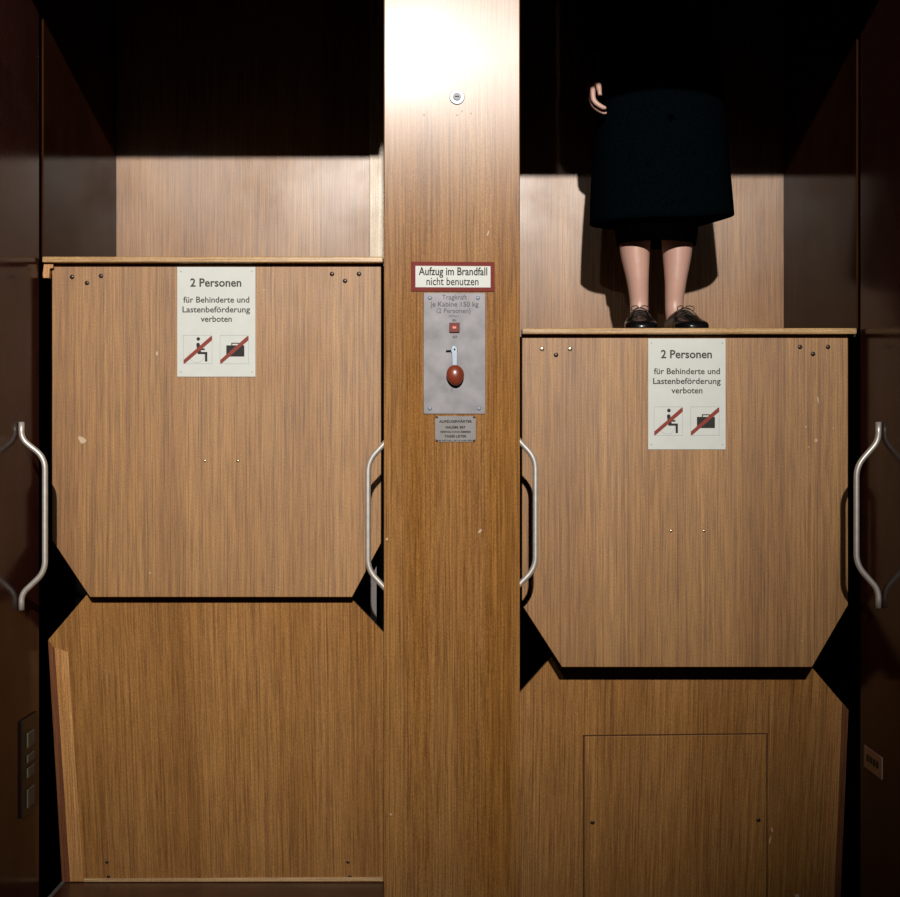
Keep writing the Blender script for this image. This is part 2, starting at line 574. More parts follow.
# small tin plate under it
tin = thing('name_plate', 'little grey tin plate with clipped corners below the steel plate', 'sign', P(455.5, 429.5, Y_PIL))
bm = bmesh.new()
c0 = 3
prism(bm, [P(x, y, Y_PIL - 0.0001) for x, y in ((435 + c0, 416), (476 - c0, 416), (476, 416 + c0), (476, 442 - c0), (476 - c0, 442),
                                               (435 + c0, 442), (435, 442 - c0), (435, 416 + c0))], (0, -0.002, 0), bevel=0.0004)
link_mesh('plate', bm, M_PLATE, tin)
for x, y in ((437, 417.4), (474, 417.4), (437, 440.8), (474, 440.8)):
    bm = bmesh.new(); dome(bm, P(x, y, Y_PIL - 0.0021), 0.0026, 0.0015, 10, 3)
    link_mesh('nail', bm, M_INK, tin)
for body, y, w, sz, bd in (('AUFZUGSWÄRTER', 422.6, 33, 0.0082, 0.0003), ('HAUSM. 857', 428.4, 20, 0.0082, 0.0003),
                           ('VERWALTUNG ZIMMER', 432.8, 31, 0.0068, 0.0002), ('TAGES LEITER', 437.4, 22, 0.0082, 0.0003),
                           ('IM NOTFALL BITTE ANRUFEN', 441.3, 34, 0.0052, 0.0001)):
    text_obj('lettering', body, PX(455.5, Y_PIL), Y_PIL - 0.0023, PZ(y, Y_PIL), sz, M_INK, tin, width=w * s, bold=bd)


# pillar and fittings sheared, face slightly to the right, to move the lamp's highlight left
for root in (pillar, fire, ctl, tin):
    for o in root.children_recursive:
        for v in o.data.vertices:
            v.co.y += (v.co.x - 0.005) * 0.034

# ------------------------------------------------------------------ handles
def handle(label, side, pts, wall_x, Y, r=0.0072):
    """bent rod: flat end tabs lie on the wall, the bar stands off it"""
    path = fillet_path([Vector((x, Y, z)) for x, z in pts], 0.028)
    b = bmesh.new()
    tube(b, path, r, 16)
    h = tag(link_mesh('grab_handle', b, M_ALU, smooth=True), label, 'handle', 'bent aluminium grab handles')
    return h


YH = 3.69
ZT = lambda y: PZ(y, YH)
a = -XR + 0.0073
handle('bent aluminium grab handle on the dark left wall', 1,
       [(a, ZT(422)), (a, ZT(439)), (PX(45, YH), ZT(458)), (PX(45, YH), ZT(572)), (a, ZT(594)), (a, ZT(610))], -XR, YH)
a = XR - 0.0073
handle('bent aluminium grab handle on the dark right wall', -1,
       [(a, ZT(422)), (a, ZT(441)), (PX(856.5, YH), ZT(466)), (PX(856.5, YH), ZT(565)), (a, ZT(590)), (a, ZT(608))], XR, YH)
xl, xr = -0.118, 0.128          # sides of the pillar's core, behind its veneer
a = xl - 0.0073
handle('bent aluminium grab handle on the left side of the pillar', -1,
       [(a, ZT(408)), (a, ZT(427)), (PX(368, YH), ZT(461)), (PX(368, YH), ZT(570)), (a, ZT(604)), (a, ZT(622))], xl, YH)
a = xr + 0.0073
handle('bent aluminium grab handle on the right side of the pillar', 1,
       [(a, ZT(406)), (a, ZT(425)), (PX(535.5, YH), ZT(458)), (PX(535.5, YH), ZT(568)), (a, ZT(600)), (a, ZT(618))], xr, YH)


# ------------------------------------------------------------------ cabins
def screws(parent, pts, Y, r=0.0052, mats=None):
    for i, (x, y) in enumerate(pts):
        b = bmesh.new()
        dome(b, P(x, y, Y), r, 0.0016, 14, 3)
        sc = link_mesh('screw', b, mats[i] if mats else M_SCREW, parent, smooth=True)
        b = bmesh.new()
        c = P(x, y, Y - 0.0016)
        box(b, c.x - r * 0.7, c.x + r * 0.7, c.y - 0.0003, c.y + 0.0003, c.z - 0.0007, c.z + 0.0007)
        link_mesh('slot', b, M_HOLE, sc)


def cabin(label, x0, x1, xa0, xa1, lip_y, chamf, screw_top, screw_mid, mats, side_x, scuffs):
    """x0..x1 inner faces of the side walls, xa0..xa1 the apron, lip_y pixel height of the top of the lip"""
    Yl = 3.872
    zf = PZ(lip_y, Yl)
    t = thing('lift_cabin', label, 'lift cabin', ((x0 + x1) / 2, Y_APR, zf))
    top = zf + 2.15
    b = bmesh.new(); box(b, x0 - 0.02, x1 + 0.02, Y_BACK, Y_BACK + 0.02, zf - 0.02, top)
    back = link_mesh('back_wall', b, M_BACK, t)
    for xa, xb in ((x0 - 0.005, x0), (x1, x1 + 0.005)):
        b = bmesh.new(); box(b, xa, xb, Y_APR, Y_BACK, zf, top)
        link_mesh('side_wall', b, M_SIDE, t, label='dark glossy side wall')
    b = bmesh.new(); box(b, x0 - 0.02, x1 + 0.02, Y_APR + 0.002, Y_BACK, top, top + 0.02)
    link_mesh('roof', b, M_BLACK, t)
    b = bmesh.new(); box(b, x0, x1, Y_APR + 0.01, Y_BACK, zf - 0.02, zf - 0.0005)
    link_mesh('floor_board', b, M_FLOORWOOD, t)
    lip_h = 6 * Yl / F
    b = bmesh.new(); box(b, PX(side_x[0], Yl), PX(side_x[1], Yl), Yl, Y_APR + 0.01, zf - lip_h, zf, bevel=0.003)
    link_mesh('threshold_lip', b, M_LIP, t, label='pale rounded wooden lip along the floor edge')
    # apron with cut-off lower corners
    ztop = zf - lip_h
    (bl, br, by, cy0, cy1) = chamf
    b = bmesh.new()
    prism(b, [(xa0, Y_APR, ztop), (xa1, Y_APR, ztop), (xa1, Y_APR, PZ(cy1, Y_APR)), (PX(br, Y_APR), Y_APR, PZ(by, Y_APR)),
              (PX(bl, Y_APR), Y_APR, PZ(by, Y_APR)), (xa0, Y_APR, PZ(cy0, Y_APR))], (0, 0.020, 0), bevel=0.0012)
    ap = link_mesh('apron', b, M_APRON, t, label='veneered board with cut-off lower corners')
    screws(ap, screw_top, Y_APR, 0.0062, mats)
    screws(ap, screw_mid, Y_APR, 0.0042, [M_BRASS] * len(screw_mid))
    for i, (x, y, w, h, a) in enumerate(scuffs):
        scuff(ap, x, y, Y_APR, w, h, a, i + 3)
    return t, ap, zf


left, apL, zL = cabin('left lift cabin, empty, its wooden floor edge higher than the other', -1.075, -0.170,
                      PX(52, Y_APR), PX(381, Y_APR), 256.5, (90, 352, 597, 540, 543),
                      [(72, 277), (87, 283), (101, 276), (332, 274), (345, 281), (359, 274)], [(205, 461), (238, 461)], None,
                      (42, 383), [(82, 440, 12, 7, -0.5), (157, 353, 3, 5, 0), (150, 573, 2, 2, 0), (264, 290, 2, 2, 0)])
right, apR, zR = cabin('right lift cabin carrying the standing woman', 0.178, 1.075,
                       PX(522, Y_APR), PX(848, Y_APR), 328, (562, 812, 667, 605, 605),
                       [(542, 349), (556, 355), (570, 349), (800, 347), (813, 354), (828, 347)], [(671, 531), (704, 531)],
                       [M_BRASS, M_SCREW, M_BRASS, M_SCREW, M_SCREW, M_SCREW],
                       (522, 857), [(818, 400, 2, 9, 0.1), (816, 440, 4, 4, 0), (806, 427, 2, 2, 0), (833, 428, 2, 2, 0),
                                    (809, 447, 2, 2, 0), (802, 641, 2, 2, 0)])
# corner batten at the back of the left cabin, hanger strip behind the apron
bm = bmesh.new(); box(bm, PX(369.5, 4.742), -0.170, 4.742, Y_BACK, zL, zL + 2.1, bevel=0.002)
link_mesh('corner_batten', bm, M_BATTEN, left, label='pale vertical batten in the back corner')
bm = bmesh.new(); box(bm, PX(370.5, 4.02), PX(376.5, 4.02), 4.02, 4.035, PZ(660, 4.02), PZ(540, 4.02))
link_mesh('hanger_strip', bm, M_RAIL, left, label='grey strip in the dark gap behind the board')
# small wooden bracket under the left end of the lip
bm = bmesh.new()
prism(bm, [P(x, y, 3.885) for x, y in ((44, 262.5), (53, 262.5), (53, 268), (49.3, 268.2), (49, 278), (43, 278), (42.5, 274))], (0, 0.02, 0), bevel=0.001)
link_mesh('lip_bracket', bm, M_EDGE, left, label='small wooden bracket under the lip end')


# ------------------------------------------------------------------ leaning panels of the cabins below
def lean(plane, py):
    """depth at which the sight line of pixel row py meets the leaning plane Y = a + b Z"""
    (pa, ya), (pb, yb) = plane
    za, zb = PZ(pa, ya), PZ(pb, yb)
    b = (yb - ya) / (zb - za)
    a = ya - b * za
    return (a + b * EYE) / (1 - b * (448.5 - py) / F)


def lower_panel(label, outline, plane, strip, strip2, screws_px, with_floor, flip):
    """plane holds two (pixel row, depth) pairs through which the leaning face passes"""
    def Q(px, py, d=0.0):
        return P(px, py, lean(plane, py) + d)
    base = Q(*outline[2])
    t = thing('leaning_panel', label, 'lift panel', (base.x, base.y, base.z))
    b = bmesh.new()
    prism(b, [Q(x, y) for x, y in outline], (0, 0.020, 0), bevel=0.0012)
    pn = link_mesh('panel', b, M_PANEL, t)
    b = bmesh.new()
    prism(b, [Q(x, y, -0.004) for x, y in strip], (0, 0.0035, 0), bevel=0.0003)
    link_mesh('edge_strip', b, M_EDGE, t, label='lighter wooden strip along the outer edge')
    b = bmesh.new()
    prism(b, [Q(x, y, -0.003) for x, y in strip2], (0, 0.0025, 0))
    link_mesh('edge_strip', b, M_DARKEDGE, t, label='dark red wooden outer edge')
    for x, y in screws_px:
        b = bmesh.new(); dome(b, Q(x, y), 0.005, 0.0016, 12, 3)
        link_mesh('screw', b, M_SCREW, t)
    return t, Q


planeL = ((600.0, 3.948), (882.0, 4.09))
lpL, QL = lower_panel('lower left leaning veneer panel, its foot on a dark wooden floor',
                      [(95, 585), (338, 585), (384, 633), (386, 882), (62, 882), (48, 640)], planeL,
                      [(54.5, 648), (68, 652), (83.5, 881.5), (70, 881.5)],
                      [(48.5, 641), (54.2, 648), (69.8, 881.5), (62.3, 881.5)],
                      [(107, 862), (108.5, 876.5), (348, 862), (350, 876.5)], True, 1)
# bright lower and right edges of that panel
bm = bmesh.new(); prism(bm, [QL(x, y, -0.003) for x, y in ((84, 878.6), (383, 877.2), (383, 881), (84, 881.8))], (0, 0.0025, 0))
link_mesh('edge_strip', bm, M_LIP, lpL, label='pale strip along the foot of the panel')
zfl = PZ(882, lean(planeL, 882))
bm = bmesh.new(); box(bm, -1.068, -0.172, 3.80, lean(planeL, 882) + 0.02, zfl - 0.03, zfl - 0.0005)
link_mesh('floor_board', bm, M_FLOORWOOD, lpL, label='dark wooden floor at the foot of the panel')
bm = bmesh.new(); box(bm, -1.078, -1.068, 3.80, lean(planeL, 882), zfl - 0.03, zfl + 0.002, bevel=0.001)
link_mesh('floor_trim', bm, M_STEEL, lpL, label='thin metal strip along the floor edge')

planeR = ((670.0, 4.012), (897.0, 4.124))
lpR, QR = lower_panel('lower right leaning veneer panel with an inspection hatch',
                      [(558, 650), (797, 650), (848.5, 710), (838, 960), (516, 960), (516, 697)], planeR,
                      [(829, 690), (842, 703), (832, 955), (819, 955)],
                      [(842.5, 703.5), (848, 710), (838, 955), (832.5, 955)],
                      [], False, -1)
# hatch: a loose board let into the panel, seen by the joint round it
bm = bmesh.new()
for xa, ya, xb, yb in ((583, 735.5, 584.6, 930), (766.5, 733.5, 767.6, 930)):
    prism(bm, [QR(x, y, -0.0006) for x, y in ((xa, ya), (xb, ya), (xb, yb), (xa, yb))], (0, 0.0005, 0))
prism(bm, [QR(x, y, -0.0006) for x, y in ((583, 735), (767.6, 733), (767.6, 734.2), (583, 736.4))], (0, 0.0005, 0))
link_mesh('hatch_joint', bm, M_JOINT, lpR, label='fine dark joint round the hatch')
bm = bmesh.new()
prism(bm, [QR(x, y, -0.0022) for x, y in ((585, 736.8), (766.3, 734.6), (766.3, 930), (585, 930))], (0, 0.002, 0), bevel=0.0006)
hatch = link_mesh('hatch', bm, M_PANEL, lpR, label='rectangular inspection hatch')
for x, y in ((592.5, 822.5), (758.5, 820)):
    bm = bmesh.new(); dome(bm, QR(x, y, -0.0022), 0.0062, 0.003, 12, 3)
    link_mesh('screw', bm, M_SCREW, hatch)
for i, (x, y, w, h, a) in enumerate(((772, 830, 2, 6, 0.3), (770, 840, 2, 10, -0.2), (797, 896, 6, 4, 0))):
    c = QR(x, y, -0.0012)
    scuff(lpR, x, y, c.y, w, h, a, i + 11)


# ------------------------------------------------------------------ passenger notices
def notice(label, x0, y0, x1, y1):
    Yn = Y_APR - 0.0025
    sc = Y_APR / F
    t = thing('passenger_notice', label, 'sign', P((x0 + x1) / 2, (y0 + y1) / 2, Y_APR), 'passenger notices')
    a, b_ = P(x0, y1, Y_APR), P(x1, y0, Y_APR)
    b = bmesh.new(); box(b, a.x, b_.x, Yn, Y_APR - 0.0001, a.z, b_.z, bevel=0.0005)
    link_mesh('board', b, M_SIGN, t)
    yt = Yn - 0.0002
    cx = (x0 + x1) / 2
    X = lambda u: PX(cx + u, Y_APR)
    Z = lambda v: PZ(y0 + v, Y_APR)
    text_obj('lettering', '2 Personen', X(-0.5), yt, Z(19.6), 0.0305, M_INKGREY, t, width=51 * sc, bold=0.0006)
    text_obj('lettering', 'für Behinderte und', X(0), yt, Z(35.6), 0.0225, M_INKGREY, t, width=66 * sc, bold=0.0003)
    text_obj('lettering', 'Lastenbeförderung', X(0), yt, Z(45.4), 0.0225, M_INKGREY, t, width=67.5 * sc, bold=0.0003)
    text_obj('lettering', 'verboten', X(0), yt, Z(54.8), 0.0225, M_INKGREY, t, width=31 * sc, bold=0.0003)
    for kx in (-35.5, 35.5):
        for kz in (4.5, y1 - y0 - 5):
            b = bmesh.new(); dome(b, (X(kx), Yn, Z(kz)), 0.0022, 0.001, 10, 3)
            link_mesh('screw', b, M_SIGN_LINE, t)

    def quad(bmx, u0, v0, u1, v1, y, th=0.0003):
        box(bmx, X(u0), X(u1), y - th, y, Z(v1), Z(v0))

    def outline(u0, v0, u1, v1):
        b = bmesh.new()
        w = 0.55
        quad(b, u0, v0, u1, v0 + w, Yn); quad(b, u0, v1 - w, u1, v1, Yn)
        quad(b, u0, v0 + w, u0 + w, v1 - w, Yn); quad(b, u1 - w, v0 + w, u1, v1 - w, Yn)
        return b
    # wheelchair user, crossed out
    pic = link_mesh('pictogram', outline(-33, 68, -4, 97), M_SIGN_LINE, t, label='crossed-out wheelchair user')
    b = bmesh.new()
    disc(b, (X(-18), Yn, Z(72)), 1.8 * sc, 0.0003, seg=18)
    disc(b, (X(-18.2), Yn, Z(77.6)), 1.8 * sc, 0.0003, seg=18)
    prism(b, [(X(u), Yn, Z(v)) for u, v in ((-20, 77.5), (-16.4, 77.5), (-15.7, 81.5), (-11.5, 81.5), (-11.5, 83.2), (-15.5, 83.2),
                                            (-15.2, 85), (-9, 85), (-9, 94.6), (-11.3, 94.6), (-11.3, 87.2), (-18.6, 87.2))], (0, -0.0004, 0))
    link_mesh('figure', b, M_INK, pic)
    b = bmesh.new()
    n = 30
    for k in range(n):
        a0 = math.radians(-20 + 220 * k / n) + math.pi
        a1 = math.radians(-20 + 220 * (k + 1) / n) + math.pi
        r0, r1 = 7.3, 7.8
        prism(b, [(X(-19.5 + math.cos(q) * r), Yn, Z(88 - math.sin(q) * r)) for q, r in ((a0, r0), (a1, r0), (a1, r1), (a0, r1))], (0, -0.0003, 0))
    link_mesh('wheel', b, M_SIGN_LINE, pic)
    b = bmesh.new()
    prism(b, [(X(u), Yn - 0.0005, Z(v)) for u, v in ((-32.6, 93), (-32.6, 96.6), (-31.5, 96.6), (-4.2, 73.2), (-4.2, 69.2), (-5.4, 69.2))], (0, -0.0004, 0))
    link_mesh('red_bar', b, M_RED, pic, label='red diagonal bar')
    # case, crossed out
    pic = link_mesh('pictogram', outline(3.5, 68, 32.5, 97), M_SIGN_LINE, t, label='crossed-out suitcase')
    b = bmesh.new()
    box(b, X(10), X(28), Yn - 0.0004, Yn, Z(89.6), Z(78.4))
    quad(b, 15, 76.4, 16, 78.6, Yn); quad(b, 22, 76.4, 23, 78.6, Yn); quad(b, 15, 75.8, 23, 76.8, Yn)
    link_mesh('case', b, M_INK, pic)
    b = bmesh.new()
    prism(b, [(X(u), Yn - 0.0006, Z(v)) for u, v in ((4, 93), (4, 96.6), (5.2, 96.6), (32.2, 73.2), (32.2, 69.2), (31, 69.2))], (0, -0.0004, 0))
    link_mesh('red_bar', b, M_RED, pic, label='red diagonal bar')
    return t


notice('white passenger notice on the left cabin board', 177.3, 267, 255.6, 376.8)
notice('white passenger notice on the right cabin board, below the shoes', 648, 338.5, 725.5, 449.5)

# ------------------------------------------------------------------ fittings on the reveals
sw = thing('switch_panel', 'narrow dark switch panel low on the dark left wall', 'switch', (-XR, 3.77, PZ(764, 3.77)))
bm = bmesh.new(); box(bm, -XR + 0.0001, -XR + 0.006, 3.70, 3.845, PZ(812, 3.77), PZ(716, 3.77), bevel=0.002)
link_mesh('cover', bm, M_DARKPLATE, sw)
for ya, yb in ((731, 746), (753, 761), (766, 776), (787, 806)):
    bm = bmesh.new(); box(bm, -XR + 0.005, -XR + 0.010, 3.74, 3.80, PZ(yb, 3.77), PZ(ya, 3.77), bevel=0.002)
    link_mesh('button', bm, M_GREYBTN, sw)
pl = thing('wall_label', 'small tan plate on the dark right wall', 'sign', (XR, 3.756, PZ(762, 3.756)))
bm = bmesh.new(); box(bm, XR - 0.003, XR - 0.0001, 3.677, 3.836, PZ(773, 3.756), PZ(751, 3.756), bevel=0.0008)
link_mesh('plate', bm, M_TAN, pl)
bm = bmesh.new()
for k in range(4):
    y0 = 3.705 + k * 0.028
    box(bm, XR - 0.0036, XR - 0.0028, y0, y0 + 0.020, PZ(765, 3.756), PZ(758, 3.756))
link_mesh('lettering', bm, M_INK, pl)

# ------------------------------------------------------------------ the woman
FZ = zR - 0.0005                # floor she stands on
woman = thing('person', 'woman in dark teal coat, black skirt and laced black shoes standing in the right cabin', 'person', (0.605, 4.28, FZ))


def chain(bmx, pts, seg=18, n=6):
    """smooth elliptical limb; pts are (x, y, z, rx, ry) along the limb, heights from the floor"""
    sm = smooth_path(pts, n)
    rings = []
    for i, p in enumerate(sm):
        c = Vector(p[:3])
        t = (Vector(sm[min(i + 1, len(sm) - 1)][:3]) - Vector(sm[max(i - 1, 0)][:3])).normalized()
        ref = Vector((0, 1, 0))
        if abs(t.y) > 0.85:
            ref = Vector((0, 0, 1))
        u = ref.cross(t).normalized()
        w = t.cross(u)
        rings.append([c + u * math.cos(2 * math.pi * k / seg) * p[3] + w * math.sin(2 * math.pi * k / seg) * p[4] for k in range(seg)])
    loft(bmx, rings)


def Zf(h):
    return FZ + h


body = bmesh.new()
# legs, from foot inside the shoe up to the hip
for hip, knee, calf, ank, foot in (((0.560, 4.30), (0.540, 4.285), (0.5405, 4.300), (0.5520, 4.305), (0.541, 4.13)),
                                   ((0.660, 4.30), (0.666, 4.285), (0.6630, 4.300), (0.6550, 4.305), (0.676, 4.13))):
    chain(body, [(ank[0], ank[1] + 0.012, Zf(0.035), 0.020, 0.024), (ank[0], ank[1], Zf(0.080), 0.0265, 0.031),
                 (ank[0], ank[1], Zf(0.115), 0.0275, 0.031), (0.6 * ank[0] + 0.4 * calf[0], calf[1], Zf(0.175), 0.0325, 0.038),
                 (calf[0], calf[1] + 0.004, Zf(0.255), 0.0432, 0.049), (calf[0], calf[1] + 0.004, Zf(0.315), 0.0465, 0.052),
                 (knee[0], knee[1] + 0.008, Zf(0.40), 0.043, 0.046), (knee[0], knee[1], Zf(0.455), 0.047, 0.050),
                 (0.5 * (knee[0] + hip[0]), 4.29, Zf(0.60), 0.062, 0.064), (hip[0], hip[1], Zf(0.76), 0.074, 0.082)])
    chain(body, [(ank[0], 4.322, Zf(0.035), 0.020, 0.018), (0.7 * ank[0] + 0.3 * foot[0], 4.26, Zf(0.040), 0.023, 0.024),
                 (0.3 * ank[0] + 0.7 * foot[0], 4.19, Zf(0.032), 0.024, 0.016), (foot[0], foot[1] + 0.03, Zf(0.026), 0.022, 0.010)])
# trunk
CX = 0.612
chain(body, [(CX, 4.30, Zf(0.70), 0.13, 0.095), (CX, 4.305, Zf(0.80), 0.160, 0.115), (CX, 4.30, Zf(0.90), 0.150, 0.105), (CX, 4.295, Zf(1.00), 0.120, 0.088),
             (CX, 4.29, Zf(1.12), 0.135, 0.100), (CX, 4.29, Zf(1.22), 0.148, 0.105), (CX, 4.30, Zf(1.31), 0.150, 0.080),
             (CX, 4.305, Zf(1.355), 0.10, 0.058), (CX, 4.30, Zf(1.39), 0.052, 0.050), (CX, 4.29, Zf(1.45), 0.048, 0.048)], seg=28)
# head
chain(body, [(CX, 4.275, Zf(1.412), 0.022, 0.030), (CX, 4.262, Zf(1.428), 0.046, 0.062), (CX, 4.265, Zf(1.47), 0.060, 0.080),
             (CX, 4.272, Zf(1.52), 0.069, 0.090), (CX, 4.278, Zf(1.565), 0.071, 0.093), (CX, 4.285, Zf(1.60), 0.062, 0.082),
             (CX, 4.29, Zf(1.628), 0.03, 0.04)], seg=24)
chain(body, [(CX, 4.188, Zf(1.535), 0.007, 0.008), (CX, 4.180, Zf(1.515), 0.010, 0.012), (CX, 4.172, Zf(1.500), 0.013, 0.012), (CX, 4.186, Zf(1.492), 0.010, 0.008)], seg=10)
for sx in (-1, 1):
    chain(body, [(CX + sx * 0.070, 4.285, Zf(1.49), 0.006, 0.010), (CX + sx * 0.075, 4.285, Zf(1.52), 0.008, 0.016), (CX + sx * 0.075, 4.29, Zf(1.545), 0.007, 0.012)], seg=10)
# her right arm (photo left) hangs; her left arm is bent across the chest
chain(body, [(0.475, 4.30, Zf(1.31), 0.045, 0.05), (0.445, 4.30, Zf(1.22), 0.042, 0.045), (0.425, 4.31, Zf(1.06), 0.035, 0.038),
             (0.418, 4.29, Zf(0.95), 0.034, 0.036), (0.414, 4.25, Zf(0.85), 0.026, 0.030), (0.411, 4.225, Zf(0.79), 0.021, 0.026),
             (0.408, 4.215, Zf(0.757), 0.017, 0.036), (0.406, 4.205, Zf(0.710), 0.015, 0.040)])
chain(body, [(0.749, 4.30, Zf(1.31), 0.045, 0.05), (0.785, 4.30, Zf(1.20), 0.042, 0.045), (0.805, 4.31, Zf(1.06), 0.036, 0.038),
             (0.790, 4.26, Zf(1.03), 0.034, 0.036), (0.745, 4.18, Zf(1.07), 0.029, 0.029), (0.70, 4.13, Zf(1.105), 0.023, 0.022),
             (0.675, 4.118, Zf(1.12), 0.018, 0.034), (0.645, 4.112, Zf(1.135), 0.015, 0.038)])
# fingers of the hanging hand: they curl inwards, towards the coat
for dy, ln, cu in ((-0.030, 0.066, 0.030), (-0.010, 0.074, 0.032), (0.010, 0.069, 0.032), (0.029, 0.054, 0.026)):
    y = 4.203 + dy
    z = Zf(0.722)
    chain(body, [(0.406, y, z, 0.0085, 0.009), (0.404, y - 0.003, z - ln * 0.45, 0.0085, 0.0085),
                 (0.408, y - 0.006, z - ln * 0.85, 0.008, 0.008), (0.402 + cu, y - 0.007, z - ln * 1.12, 0.007, 0.007),
                 (0.402 + cu + 0.012, y - 0.006, z - ln * 1.15, 0.005, 0.005)], seg=10, n=4)
chain(body, [(0.408, 4.185, Zf(0.760), 0.012, 0.012), (0.414, 4.160, Zf(0.730), 0.010, 0.010), (0.419, 4.147, Zf(0.700), 0.0088, 0.0088),
             (0.422, 4.141, Zf(0.675), 0.0065, 0.0065)], seg=10, n=4)
# fingers of the bent hand, resting on the coat front
for dz, ln in ((0.030, 0.066), (0.010, 0.074), (-0.010, 0.070), (-0.029, 0.055)):
    z = Zf(1.137) + dz
    chain(body, [(0.650, 4.112, z, 0.009, 0.0085), (0.650 - ln * 0.5, 4.105, z + 0.002, 0.0085, 0.0085),
                 (0.650 - ln * 0.9, 4.112, z + 0.003, 0.008, 0.008), (0.650 - ln * 1.2, 4.125, z + 0.003, 0.0062, 0.0062)], seg=10, n=4)
chain(body, [(0.675, 4.110, Zf(1.148), 0.012, 0.012), (0.655, 4.10, Zf(1.180), 0.010, 0.010), (0.638, 4.10, Zf(1.200), 0.0085, 0.0085),
             (0.625, 4.104, Zf(1.212), 0.0062, 0.0062)], seg=10, n=4)


def fuse(bmx, voxel, name, smooth_it=4):
    """weld overlapping limbs into one continuous surface"""
    me = bpy.data.meshes.new('tmp')
    bmesh.ops.recalc_face_normals(bmx, faces=bmx.faces[:])
    bmx.to_mesh(me)
    bmx.free()
    tmp = bpy.data.objects.new('tmp', me)
    COL.objects.link(tmp)
    md = tmp.modifiers.new('r', 'REMESH')
    md.mode = 'VOXEL'
    md.voxel_size = voxel
    sm = tmp.modifiers.new('s', 'SMOOTH')
    sm.factor = 0.5
    sm.iterations = smooth_it
    dg = bpy.context.evaluated_depsgraph_get()
    dg.update()
    out = bpy.data.meshes.new_from_object(tmp.evaluated_get(dg))
    out.name = name
    bpy.data.objects.remove(tmp)
    for p in out.polygons:
        p.use_smooth = True
    return out


me = fuse(body, 0.0042, 'body', 5)
me.materials.clear()
for m in (M_SKIN, M_LIPS, M_EYE, M_IRIS):
    me.materials.append(m)
for p in me.polygons:
    c = p.center
    if c.y < 4.235 and c.z > Zf(1.40):
        dx, h = c.x - CX, c.z - FZ
        if (dx / 0.024) ** 2 + ((h - 1.462) / 0.007) ** 2 < 1:
            p.material_index = 1
        for sx in (-1, 1):
            if ((dx - sx * 0.031) / 0.0135) ** 2 + ((h - 1.525) / 0.0065) ** 2 < 1:
                p.material_index = 2
            if ((dx - sx * 0.031) / 0.0058) ** 2 + ((h - 1.525) / 0.0058) ** 2 < 1:
                p.material_index = 3
bo = bpy.data.objects.new('body', me)
COL.objects.link(bo)
bo.parent = woman
bo.matrix_parent_inverse = Matrix.Translation(woman.location).inverted()


def cloth(name, rings, mat, thick, parent, label):
    b = bmesh.new()
    loft(b, rings, cap=False)
    o = link_mesh(name, b, mat, parent, smooth=True, label=label)
    md = o.modifiers.new('thickness', 'SOLIDIFY')
    md.thickness = thick
    md.offset = 1.0
    return o


def ring_set(secs, n=56, fold=0.0, nf=7, ph=0.0, n_sub=5):
    out = []
    for (cx, cy, h, rx, ry, fo, lift) in smooth_path(secs, n_sub):
        def fn(a, x, y, z, fo=fo, lift=lift, cx=cx, cy=cy):
            k = 1 + fo * math.sin(nf * a + ph)
            return (cx + (x - cx) * k, cy + (y - cy) * k, z + lift * max(0, math.cos(a)) ** 2)
        out.append(ellipse(cx, cy, Zf(h), rx, ry, n, fn))
    return out


# skirt: narrow, just below the coat
cloth('skirt', ring_set([(0.603, 4.30, 0.278, 0.112, 0.098, 0.012, 0), (0.603, 4.30, 0.36, 0.122, 0.102, 0.01, 0), (0.606, 4.30, 0.55, 0.140, 0.108, 0.004, 0),
                         (CX, 4.303, 0.80, 0.166, 0.121, 0.0, 0), (CX, 4.297, 0.98, 0.128, 0.094, 0.0, 0)]),
      M_SKIRT, 0.003, woman, 'black skirt showing below the coat')
# coat: flared hem lifted a little on her left side
coat_r = ring_set([(0.620, 4.300, 0.338, 0.206, 0.135, 0.018, 0.028), (0.617, 4.300, 0.45, 0.200, 0.132, 0.014, 0.018), (0.615, 4.300, 0.62, 0.187, 0.128, 0.008, 0.006),
                   (0.616, 4.303, 0.80, 0.172, 0.125, 0.0, 0), (CX, 4.298, 0.96, 0.148, 0.110, 0.0, 0), (CX, 4.293, 1.08, 0.148, 0.112, 0.0, 0), (CX, 4.292, 1.20, 0.160, 0.115, 0.0, 0),
                   (CX, 4.298, 1.29, 0.160, 0.098, 0.0, 0), (CX, 4.303, 1.335, 0.128, 0.078, 0.0, 0), (CX, 4.305, 1.365, 0.085, 0.066, 0.0, 0), (CX, 4.302, 1.40, 0.062, 0.062, 0, 0)])
coat = cloth('coat', coat_r, M_COAT, 0.004, woman, 'dark teal wool coat')
